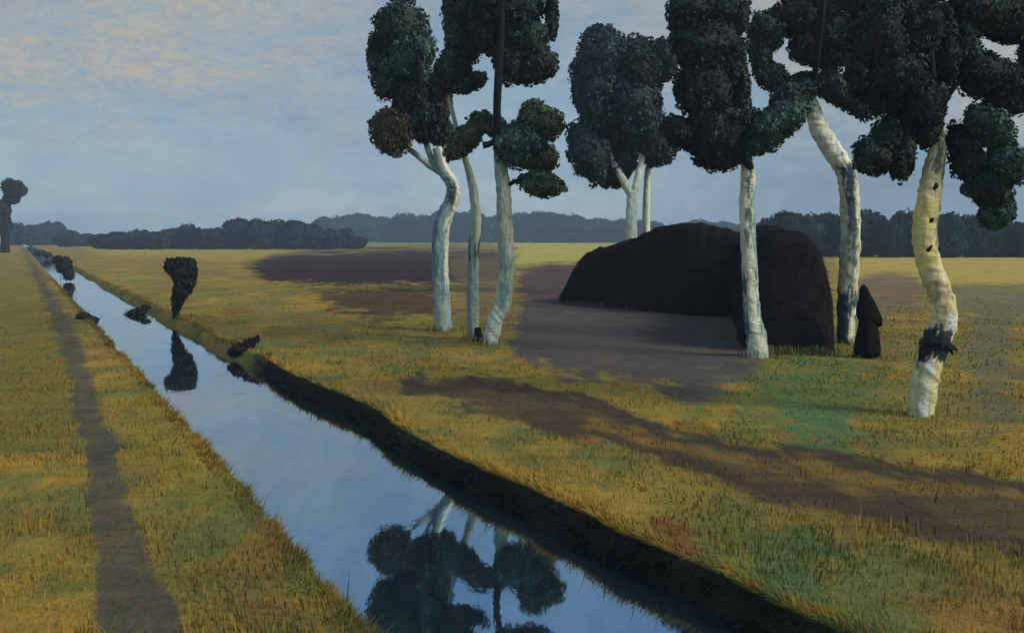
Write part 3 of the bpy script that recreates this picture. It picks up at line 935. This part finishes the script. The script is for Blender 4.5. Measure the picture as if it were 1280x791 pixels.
birch('nearest birch, yellow-white crooked trunk with a torn black collar low down', (1150, 519),
      [(1150, 519, 30), (1154, 485, 33), (1165, 440, 35), (1180, 400, 33), (1174, 365, 30), (1160, 325, 29), (1156, 290, 30), (1161, 250, 29), (1167, 210, 25), (1173, 178, 17), (1170, 150, 12)],
      B4, S7, extra=flap,
      dark_limbs=[[(1171, 172, 10), (1168, 130, 12, 0.3), (1162, 60, 11, 0.6), (1158, -20, 9), (1155, -90, 6)],
                  [(1174, 178, 7), (1196, 172, 9, 0.2), (1216, 186, 10, 0.3), (1232, 215, 7)],
                  [(1172, 140, 8), (1192, 110, 7, 0.3), (1222, 80, 4, 0.2), (1240, 66, 3)]],
      lobes=[(1098, 40, 44, 52, 0, DEEP), (1140, 30, 40, 52, 0, DEEP), (1118, 100, 46, 46, 0, DEEP), (1148, 126, 34, 46, 0, DEEP), (1082, 96, 26, 30, 20, DEEP),
             (1092, 194, 25, 25, 8, DARK), (1128, 190, 15, 40, -8, DARK), (1112, 170, 22, 26, 0, DARK), (1158, 160, 18, 28, 0, DARK), (1178, 60, 20, 50, 0, DEEP),
             (1205, 52, 24, 30, 0, DARK), (1226, 14, 56, 26, -6, DARK), (1262, 28, 36, 26, 0, DARK), (1228, 92, 34, 32, -30, DEEP), (1262, 112, 36, 36, -30, DEEP),
             (1236, 158, 36, 22, -44, TEAL, -0.3), (1258, 204, 22, 30, 20, TEAL, -0.3), (1208, 196, 20, 40, 24, DEEP), (1236, 236, 34, 26, -40, DARK), (1246, 268, 24, 18, 20, TEAL),
             (1304, 70, 30, 44, 0, DARK), (1130, -30, 60, 34, 0, DEEP), (1220, -36, 56, 30, 0, DARK)])


# ------------------------------------------------------------------ the black hut
def arch(front, back, height, power, n=22):
    """ring of points of a humped cross-section from the front foot over the ridge to the back foot"""
    out = []
    for i in range(n + 1):
        t = math.pi * i / n
        cx, sx = math.cos(t), math.sin(t)
        a = math.copysign(abs(cx) ** (2.0 / power), cx)
        h = abs(sx) ** (2.0 / power)
        w = (1 - a) * 0.5
        out.append((front[0] + (back[0] - front[0]) * w, front[1] + (back[1] - front[1]) * w, height * h))
    return out


def loft(rings):
    v, f = [], []
    n = len(rings[0])
    for r in rings:
        v += r
    for i in range(len(rings) - 1):
        for j in range(n - 1):
            a = i * n + j
            f.append((a, a + 1, a + n + 1, a + n))
    f.append(tuple(range(n)))
    b = (len(rings) - 1) * n
    f.append(tuple(range(b, b + n))[::-1])
    v = np.array(v)
    d = (noise3(v, 1.6) - 0.5) * 0.34 + (noise3(v + 9, 5.0) - 0.5) * 0.14
    v[:, 2] += d * np.clip(v[:, 2] / 0.5, 0, 1)
    v[:, 0] += d * 0.5
    return v, f


def interp(x, pts):
    return float(np.interp(x, [p[0] for p in pts], [p[1] for p in pts]))


hut = empty('thatched_hut', (6.5, 33.0, 0.0))
tag(hut, 'broad black hump-backed hut with sagging roof behind the birch trunks', 'hut')
top = [(700, 372), (712, 346), (724, 324), (740, 314), (762, 308), (790, 299), (820, 286), (850, 279), (880, 281), (905, 287), (940, 295), (1000, 300)]
foot = [(700, 378), (760, 384), (860, 394), (925, 397), (1000, 400)]
rings = []
for u in list(range(700, 1000, 8)):
    fx, fy = ground_at(u, interp(u, foot))
    depth = 2.4 + 2.2 * min(1.0, (u - 700) / 90.0)
    ry = fy + depth * 0.5
    bx, by = fx * (fy + depth) / fy, fy + depth
    vt = interp(u, top) + 1.2 * math.sin(u * 0.35)
    h = CAM_H - (vt - V0) / F * ry
    rings.append([(x, y, z - (0.15 if z < 0.01 else 0)) for x, y, z in arch((fx, fy), (bx, by), max(h, 0.25), 2.5)])


def straw(v, f, n, seed):
    """weathered stalks lying down the slope of the thatch, added to its own mesh"""
    rg = np.random.default_rng(seed)
    quads = [q for q in f if len(q) == 4]
    v = [tuple(p) for p in v]
    cols = [(0.012, 0.010, 0.011)] * len(v)
    for i in range(n):
        q = quads[int(rg.integers(0, len(quads)))]
        a, b, c, d = (np.array(v[k]) for k in q)
        s_, t_ = rg.random(2)
        p = (a * (1 - s_) + b * s_) * (1 - t_) + (d * (1 - s_) + c * s_) * t_
        nn = np.cross(b - a, d - a); nn /= np.linalg.norm(nn) + 1e-9
        down = np.array([0, 0, -1.0]) + nn * nn[2]
        down = down / (np.linalg.norm(down) + 0.25) + (lambda r: r - nn * np.dot(r, nn))(rg.normal(size=3)) * 0.3
        down /= np.linalg.norm(down) + 1e-9
        side = np.cross(down, nn); side /= np.linalg.norm(side) + 1e-9
        out = nn if np.dot(nn, p - HUT_C) > 0 else -nn
        L, w = rg.uniform(0.15, 0.45), rg.uniform(0.012, 0.03)
        k = len(v)
        v += [tuple(p - side * w), tuple(p + side * w), tuple(p + down * L + out * rg.uniform(0.015, 0.07))]
        f.append((k, k + 1, k + 2))
        g = rg.uniform(0.5, 2.2)
        cols += [(0.0085 * g, 0.008 * g, 0.008 * g)] * 3
    return v, f, np.array(cols)


HUT_C = np.array([6.8, 36.0, 0.8])
M_THATCH = mat_attr('old_black_thatch', 0.95, 0.04, 0.45, 3.0)
v, f = loft(rings)
v, f, c = straw(v, f, 5200, 1)
mesh_object('thatched_roof', v, f, M_THATCH, hut, c)
rings = []
for i in range(22):
    t = i / 21.0
    y = 24.7 + 12.5 * t
    sl = 2.5 * t
    cap = 1 - max(0.0, 1 - t / 0.09) ** 2.4          # the front end is hipped, rounding down to the ground
    wl, wr = 5.88 + sl, 8.22 + sl
    h = (2.93 + 0.34 * t + 0.05 * math.sin(9 * t)) * (0.36 + 0.64 * cap)
    inset = 0.34 * (1 - cap)
    rings.append([(x, yy, z - (0.15 if z < 0.01 else 0)) for x, yy, z in arch((wl + inset, y + 0.35), (wr - inset, y), h, 2.6)])
HUT_C = np.array([8.2, 30.0, 0.8])
v, f = loft(rings)
v, f, c = straw(v, f, 4200, 2)
mesh_object('front_wing', v, f, M_THATCH, hut, c)

# ------------------------------------------------------------------ the person in the cloak
def build_person():
    import bmesh
    px_, py_ = ground_at(1085, 447)
    root = empty('person', (px_, py_, 0.0))
    tag(root, 'person in a long black hooded cloak and skirt walking away beside the birch', 'person')
    # one continuous body: skeleton with a Skin modifier, rooted at the pelvis
    J = {  # name: (x, y, z, rx, ry)
        'pelvis': (0.0, 0.0, 0.92, .150, .115), 'waist': (-0.01, 0.01, 1.06, .125, .095), 'chest': (-0.02, 0.03, 1.26, .155, .11),
        'neck': (-0.04, 0.05, 1.44, .055, .055), 'jaw': (-0.05, 0.085, 1.51, .068, .075), 'skull': (-0.055, 0.07, 1.60, .078, .095), 'crown': (-0.06, 0.06, 1.665, .05, .06),
        'nose': (-0.065, 0.175, 1.565, .014, .016),
        'shR': (0.125, 0.03, 1.34, .055, .055), 'elR': (0.19, 0.05, 1.12, .043, .043), 'wrR': (0.10, 0.22, 1.02, .028, .028), 'haR': (0.03, 0.27, 1.04, .036, .022),
        'shL': (-0.15, 0.04, 1.34, .055, .055), 'elL': (-0.18, 0.07, 1.12, .043, .043), 'wrL': (-0.11, 0.23, 1.02, .028, .028), 'haL': (-0.05, 0.27, 1.05, .036, .022),
        'hiR': (0.09, 0.0, 0.86, .090, .095), 'knR': (0.09, 0.06, 0.48, .060, .062), 'anR': (0.09, -0.05, 0.09, .038, .040), 'toR': (0.09, 0.10, 0.035, .040, .030),
        'hiL': (-0.09, 0.0, 0.86, .090, .095), 'knL': (-0.08, 0.13, 0.49, .060, .062), 'anL': (-0.08, 0.14, 0.09, .038, .040), 'toL': (-0.08, 0.30, 0.035, .040, .030),
    }
    E = [('pelvis', 'waist'), ('waist', 'chest'), ('chest', 'neck'), ('neck', 'jaw'), ('jaw', 'skull'), ('skull', 'crown'), ('skull', 'nose'),
         ('chest', 'shR'), ('shR', 'elR'), ('elR', 'wrR'), ('wrR', 'haR'), ('chest', 'shL'), ('shL', 'elL'), ('elL', 'wrL'), ('wrL', 'haL'),
         ('pelvis', 'hiR'), ('hiR', 'knR'), ('knR', 'anR'), ('anR', 'toR'), ('pelvis', 'hiL'), ('hiL', 'knL'), ('knL', 'anL'), ('anL', 'toL')]
    for s_, sx in (('R', 1), ('L', -1)):                    # five fingers on each hand
        h = J['ha' + s_]
        for k in range(4):
            x = h[0] + sx * (0.018 - 0.012 * k) - sx * 0.02
            L = (0.075, 0.085, 0.08, 0.062)[k]
            J['f%s%da' % (s_, k)] = (x, h[1] + 0.03 + L * 0.4, h[2] + 0.012 * (1.5 - k), .009, .009)
            J['f%s%db' % (s_, k)] = (x - sx * 0.01, h[1] + 0.03 + L * 0.75, h[2] - 0.03 + 0.012 * (1.5 - k), .008, .008)
            E += [('ha' + s_, 'f%s%da' % (s_, k)), ('f%s%da' % (s_, k), 'f%s%db' % (s_, k))]
        J['t' + s_] = (h[0] - sx * 0.035, h[1] + 0.03, h[2] + 0.035, .010, .010)
        E.append(('ha' + s_, 't' + s_))
    names = list(J)
    me = bpy.data.meshes.new('person_body')
    me.from_pydata([J[k][:3] for k in names], [(names.index(a), names.index(b)) for a, b in E], [])
    o = bpy.data.objects.new('body', me)
    COL.objects.link(o)
    o.parent = root
    me.materials.append(M_SKIN)
    sk = o.modifiers.new('Skin', 'SKIN')
    for i, k in enumerate(names):
        me.skin_vertices[0].data[i].radius = J[k][3:]
        me.skin_vertices[0].data[i].use_root = (k == 'pelvis')
    ss = o.modifiers.new('Sub', 'SUBSURF'); ss.levels = 1; ss.render_levels = 2

    def robe(name, rings, mat, folds, fold_amp, open_front=0.0, hem=0.0):
        seg = 40
        v, f = [], []
        for zi, (z, cx, cy, rx, ry) in enumerate(rings):
            for q in range(seg):
                a = 2 * math.pi * q / seg
                t = zi / (len(rings) - 1)
                k = 1 + fold_amp * t * math.sin(folds * a + 1.3 * math.sin(2 * a)) + 0.03 * math.sin(3 * a + zi)
                front = max(0.0, math.sin(a)) ** 8 * open_front
                zz = z + (hem * -math.cos(a) + 0.03 * math.sin(5 * a) + 0.02 * math.sin(11 * a)) * (zi == len(rings) - 1)
                v.append((px_ + cx + rx * k * math.cos(a), py_ + cy + ry * k * math.sin(a) * (1 - front), zz))
        for i in range(len(rings) - 1):
            for q in range(seg):
                a, b = i * seg + q, i * seg + (q + 1) % seg
                f.append((a, b, b + seg, a + seg))
        f.append(tuple(range(seg))[::-1])
        r = mesh_object(name, v, f, mat, root, smooth=True)
        so = r.modifiers.new('Solid', 'SOLIDIFY'); so.thickness = 0.012
        return r
    robe('cloak', [(1.76, -0.10, 0.03, .010, .012), (1.72, -0.095, 0.04, .040, .06), (1.65, -0.08, 0.055, .086, .11), (1.56, -0.065, 0.06, .108, .125),
                   (1.48, -0.05, 0.05, .128, .125), (1.41, -0.03, 0.04, .158, .14), (1.34, -0.02, 0.035, .195, .165), (1.2, 0.0, 0.05, .236, .22),
                   (1.05, 0.035, 0.06, .262, .25), (0.94, 0.065, 0.055, .268, .265), (0.86, 0.06, 0.05, .245, .27)], M_CLOTH, 5, 0.10, 0.25, 0.10)
    robe('skirt', [(1.02, 0.0, 0.0, .17, .13), (0.9, 0.0, 0.0, .20, .18), (0.7, 0.01, 0.02, .225, .22), (0.45, 0.0, 0.04, .265, .26), (0.2, 0.0, 0.05, .292, .29),
                   (0.05, 0.0, 0.06, .262, .30)], M_SKIRT, 9, 0.09)
    root.rotation_euler = (0, 0, math.radians(12))


build_person()

# ------------------------------------------------------------------ small things on the banks
def stump():
    x, y = ground_at(598, 427)
    root = empty('tree_stump', (x, y, 0))
    tag(root, 'small dark tree stump at the foot of the slim middle birch', 'tree stump')
    t = Tubes()
    t.tube([(x, y, -0.1), (x, y, 0.02), (x + 0.01, y, 0.12), (x - 0.01, y, 0.28), (x - 0.02, y, 0.40)], [0.19, 0.17, 0.12, 0.11, 0.07], 14, 4, 0.2, 3.0)
    t.build('stump_wood', M_DARKBARK, root)


stump()


def shrub(name, label, cat, u, v, Y, stem, lobes, group=None, leaf_px=3.2, z0=-0.1):
    p = at(u, v, Y)
    root = empty(name, (p.x, Y, 0.0))
    tag(root, label, cat, group)
    k = Y / F
    if stem:
        t = Tubes()
        pts = [at(a, b, Y) for a, b, w in stem]
        t.tube(pts, [w * k * 0.5 for a, b, w in stem], 10, 4, 0.15, u)
        t.build('trunk', M_DARKBARK, root)
    fo = Foliage()
    for i, lb in enumerate(lobes):
        px_lobe(fo, lb, Y, leaf_px, seed=i + u * 0.2, thick=0.9, dens=0.8)
    fo.build('crown', M_LEAF, root)
    if not stem:                                   # reed and grass stalks standing in and round the clump
        v_, f_, c_ = [], [], []
        for lb in lobes:
            for q in range(22):
                a, b = lb[0] + random.gauss(0, lb[2] * 0.6), lb[1] + lb[3] * random.uniform(0.2, 1.0)
                p0 = at(a, b, Y + random.uniform(-0.5, 0.5) * lb[2] * k)
                L = lb[3] * k * random.uniform(0.9, 1.9)
                w = 0.45 * k * random.uniform(0.7, 1.3)
                t_ = Vector((random.gauss(0, 0.35) * L, random.gauss(0, 0.2) * L, L))
                i0 = len(v_)
                v_ += [tuple(p0 - Vector((w, 0, 0))), tuple(p0 + Vector((w, 0, 0))), tuple(p0 + t_)]
                f_.append((i0, i0 + 1, i0 + 2))
                c_ += [tuple(x * random.uniform(0.7, 2.0) for x in (0.045, 0.042, 0.024))] * 3
        mesh_object('reeds', v_, f_, M_GRASS, root, np.array(c_))
    return root


DARK_LEAF = (0.030, 0.035, 0.031)  # plain dark leaf colour of the bank bushes and the lone tree
shrub('pollard_bush', 'top-heavy dark pollard bush narrowing to its foot on the canal bank', 'bush', 218, 397, 36.2,
      [(219, 402, 7), (220, 385, 7), (223, 360, 8), (226, 340, 5)],
      [(228, 342, 18, 18, 0, DARK_LEAF), (215, 333, 10, 11, 0, DARK_LEAF), (228, 329, 14, 8, -4, DARK_LEAF), (240, 336, 8, 13, 0, DARK_LEAF), (233, 352, 12, 14, 10, DARK_LEAF),
       (228, 362, 12, 16, -10, DARK_LEAF), (223, 374, 8, 14, -10, DARK_LEAF), (220, 387, 5, 11, -4, DARK_LEAF)])
shrub('bank_bush', 'low dark reddish bush crouched at the start of the black bank', 'bush', 303, 434, F * CAM_H / (436 - V0), None,
      [(300, 437, 13, 9, 0, (0.034, 0.018, 0.017)), (311, 430, 12, 7, 32, (0.026, 0.017, 0.016)), (293, 440, 8, 7, 0, (0.034, 0.018, 0.017)), (319, 425, 6, 4, 40, DARK_LEAF)])
Yb = F * 3.19 / (352 - V0)
shrub('waterside_bush', 'dark drooping bush hanging over the far narrow water', 'bush', 82, 335, Yb, None,
      [(80, 331, 10, 11, -20, DARK_LEAF), (86, 342, 7, 10, 10, DARK_LEAF), (72, 325, 7, 6, 0, DARK_LEAF)], leaf_px=2.2)
Yt = F * 3.19 / (393 - V0)
shrub('waterside_tussock', 'dark wedge-shaped tussock leaning out over the water below the right bank', 'tussock', 172, 388, Yt, None,
      [(183, 384, 6, 3.5, 8, DARK_LEAF), (175, 386.5, 9, 3.5, 16, DARK_LEAF), (167, 389, 9, 3.2, 24, DARK_LEAF), (160, 392.5, 6, 2.4, 30, (0.034, 0.046, 0.042)), (176, 391, 8, 2.6, 8, DARK_LEAF)], leaf_px=2.4)
Yl = F * 3.15 / (408 - V0)
shrub('bank_tussock', 'dull green tussock at the left edge of the water', 'tussock', 110, 398, Yl, None,
      [(104, 397, 9, 8, 0, (0.045, 0.055, 0.040)), (115, 400, 10, 6, -10, (0.040, 0.055, 0.045))], leaf_px=2.4)
Yf = F * 3.15 / (324 - V0)
shrub('distant_waterside_bush', 'tiny dark bush near the far end of the canal', 'bush', 52, 317, Yf, None,
      [(50, 316, 7, 4, 0, (0.03, 0.045, 0.05)), (60, 319, 5, 4, 0, (0.03, 0.045, 0.05))], leaf_px=1.6)

# lone tree at the far left end of the canal path
Ye = 190.0
r = empty('lone_tree', (at(9, 300, Ye).x, Ye, 0))
tag(r, 'dark lone tree with a small round top at the end of the footpath', 'tree')
t = Tubes()
t.tube([at(6, 320, Ye), at(6, 300, Ye), at(7, 275, Ye), at(12, 252, Ye), at(18, 236, Ye)], [0.9, 0.8, 0.6, 0.4, 0.2], 10, 4, 0.15, 1)
t.build('trunk', M_DARKBARK, r)
fo = Foliage()
for i, lb in enumerate([(17, 236, 14, 12, 0, DARK_LEAF), (23, 238, 9, 11, 0, DARK_LEAF), (11, 232, 9, 9, 0, DARK_LEAF), (12, 248, 9, 8, 0, DARK_LEAF), (6, 262, 8, 14, 0, DARK_LEAF), (4, 282, 10, 15, 0, DARK_LEAF),
                        (-4, 268, 10, 16, 0, DARK_LEAF), (20, 250, 5, 5, 0, DARK_LEAF)]):
    px_lobe(fo, lb, Ye, 1.8, seed=i + 3, dens=0.6)
fo.build('crown', M_LEAF, r)


# ------------------------------------------------------------------ the woods along the horizon
def wood_prototypes():
    protos = []
    for k in range(5):
        fo = Foliage()
        rg = random.Random(20 + k)
        col = np.array((0.024, 0.044, 0.050)) * (0.85 + 0.1 * k)
        fo.lobe((0, 0, 0.50), (0.86, 0.8, 0.47), np.eye(3), col, 0.085, 0.8, 0.30, ICO3, k)
        for j in range(4):
            a = rg.uniform(0, 6.28)
            fo.lobe((math.cos(a) * 0.5, math.sin(a) * 0.4, rg.uniform(0.42, 0.7)), (rg.uniform(0.35, 0.55), 0.45, rg.uniform(0.22, 0.30)), np.eye(3), col, 0.08, 0.8, 0.32, ICO3, k * 7 + j)
        fo.lobe((rg.uniform(-0.3, 0.3), 0, 0.22), (0.9, 0.7, 0.26), np.eye(3), col * 0.9, 0.085, 0.8, 0.3, ICO3, k + 90)
        crown = fo.build('crown', M_FAR)
        t = Tubes()
        t.tube([(0, 0, -0.12), (0, 0, 0.1), (0.02, 0, 0.5)], [0.07, 0.05, 0.02], 8, 3, 0.1, k)
        trunk = mesh_object('trunk', [tuple(v) for v in t.v], t.f, M_DARKBARK)
        protos.append((crown, trunk))
    return protos


def plant_woods():
    protos = wood_prototypes()
    left = [(22, 276, 18), (42, 276, 20), (62, 279, 20), (84, 284, 20), (106, 288, 20), (128, 290, 20), (150, 289, 20), (172, 287, 18), (194, 287, 20), (216, 284, 20), (236, 278, 20),
            (258, 284, 22), (280, 282, 18), (300, 269, 22), (324, 272, 22), (348, 272, 22), (370, 274, 22), (392, 278, 20), (412, 282, 18), (430, 288, 16), (446, 293, 14)]
    mid = [(398, 276, 26), (420, 272, 32), (450, 265, 32), (482, 271, 28), (508, 265, 30), (534, 268, 26), (562, 264, 28), (592, 262, 28), (620, 266, 26), (652, 263, 24), (682, 262, 32),
           (716, 267, 30), (748, 271, 30), (776, 276, 26), (806, 276, 26), (838, 278, 28), (872, 276, 30), (906, 276, 30), (938, 276, 26)]
    right = [(962, 274, 24), (986, 260, 32), (1012, 268, 24), (1034, 262, 24), (1058, 268, 24), (1082, 263, 30), (1110, 274, 24), (1136, 264, 26), (1160, 272, 26), (1186, 262, 30), (1212, 268, 28),
             (1240, 276, 28), (1268, 280, 30), (1298, 274, 30), (1330, 270, 30)]
    rows = [(left, 'trees in the dark left tree line', 'rounded dark tree in the long tree line beyond the left field', lambda u: 306.5 if u < 70 else (308.5 if u < 120 else 311.5)),
            (mid, 'trees in the bluish middle wood', 'hazy bluish tree in the distant wood behind the birches', lambda u: 303.4),
            (right, 'trees in the right-hand wood', 'dark rounded tree in the wood beyond the yellow strip of field', lambda u: 321.5)]
    used = set()
    rg = random.Random(4)
    i = 0
    for row, grp, lab, vb in rows:
        for (u, vt, hw) in row:
            v_base = vb(u)
            Y = F * CAM_H / (v_base - V0) * rg.uniform(0.98, 1.04)
            k = Y / F
            p = at(u, v_base, Y)
            h = CAM_H + (V0 - vt + rg.uniform(-3.5, 3.5)) * k
            crown, trunk = protos[i % 5]
            root = empty('woodland_tree', (p.x, Y, 0))
            tag(root, lab, 'tree', grp)
            root.rotation_euler = (0, 0, rg.uniform(-0.5, 0.5) + math.pi * rg.randint(0, 1))
            root.scale = (hw * k * 1.05, hw * k * 1.0, h * 1.03)
            for src in (crown, trunk):
                c = src if src not in used else src.copy()
                if src not in used:
                    used.add(src)
                else:
                    COL.objects.link(c)
                c.parent = root
            i += 1


plant_woods()

# ------------------------------------------------------------------ air
HAZE = 0.00075
hm, ht = material('haze_air')
ho = ht.n('ShaderNodeOutputMaterial')
hv = ht.n('ShaderNodeVolumePrincipled')
hv.inputs['Color'].default_value = (0.55, 0.75, 0.95, 1)
hv.inputs['Density'].default_value = HAZE
hv.inputs['Anisotropy'].default_value = 0.0
ht.l(hv.outputs[0], ho.inputs['Volume'])
B = 1700.0
hb = [(-B, -B, -1.6), (B, -B, -1.6), (B, B, -1.6), (-B, B, -1.6), (-B, -B, 34.0), (B, -B, 34.0), (B, B, 34.0), (-B, B, 34.0)]
hf = [(0, 3, 2, 1), (4, 5, 6, 7), (0, 1, 5, 4), (1, 2, 6, 5), (2, 3, 7, 6), (3, 0, 4, 7)]
hz = mesh_object('haze', hb, hf, hm)
tag(hz, 'thin bluish evening air over the moor', 'haze', kind='stuff')
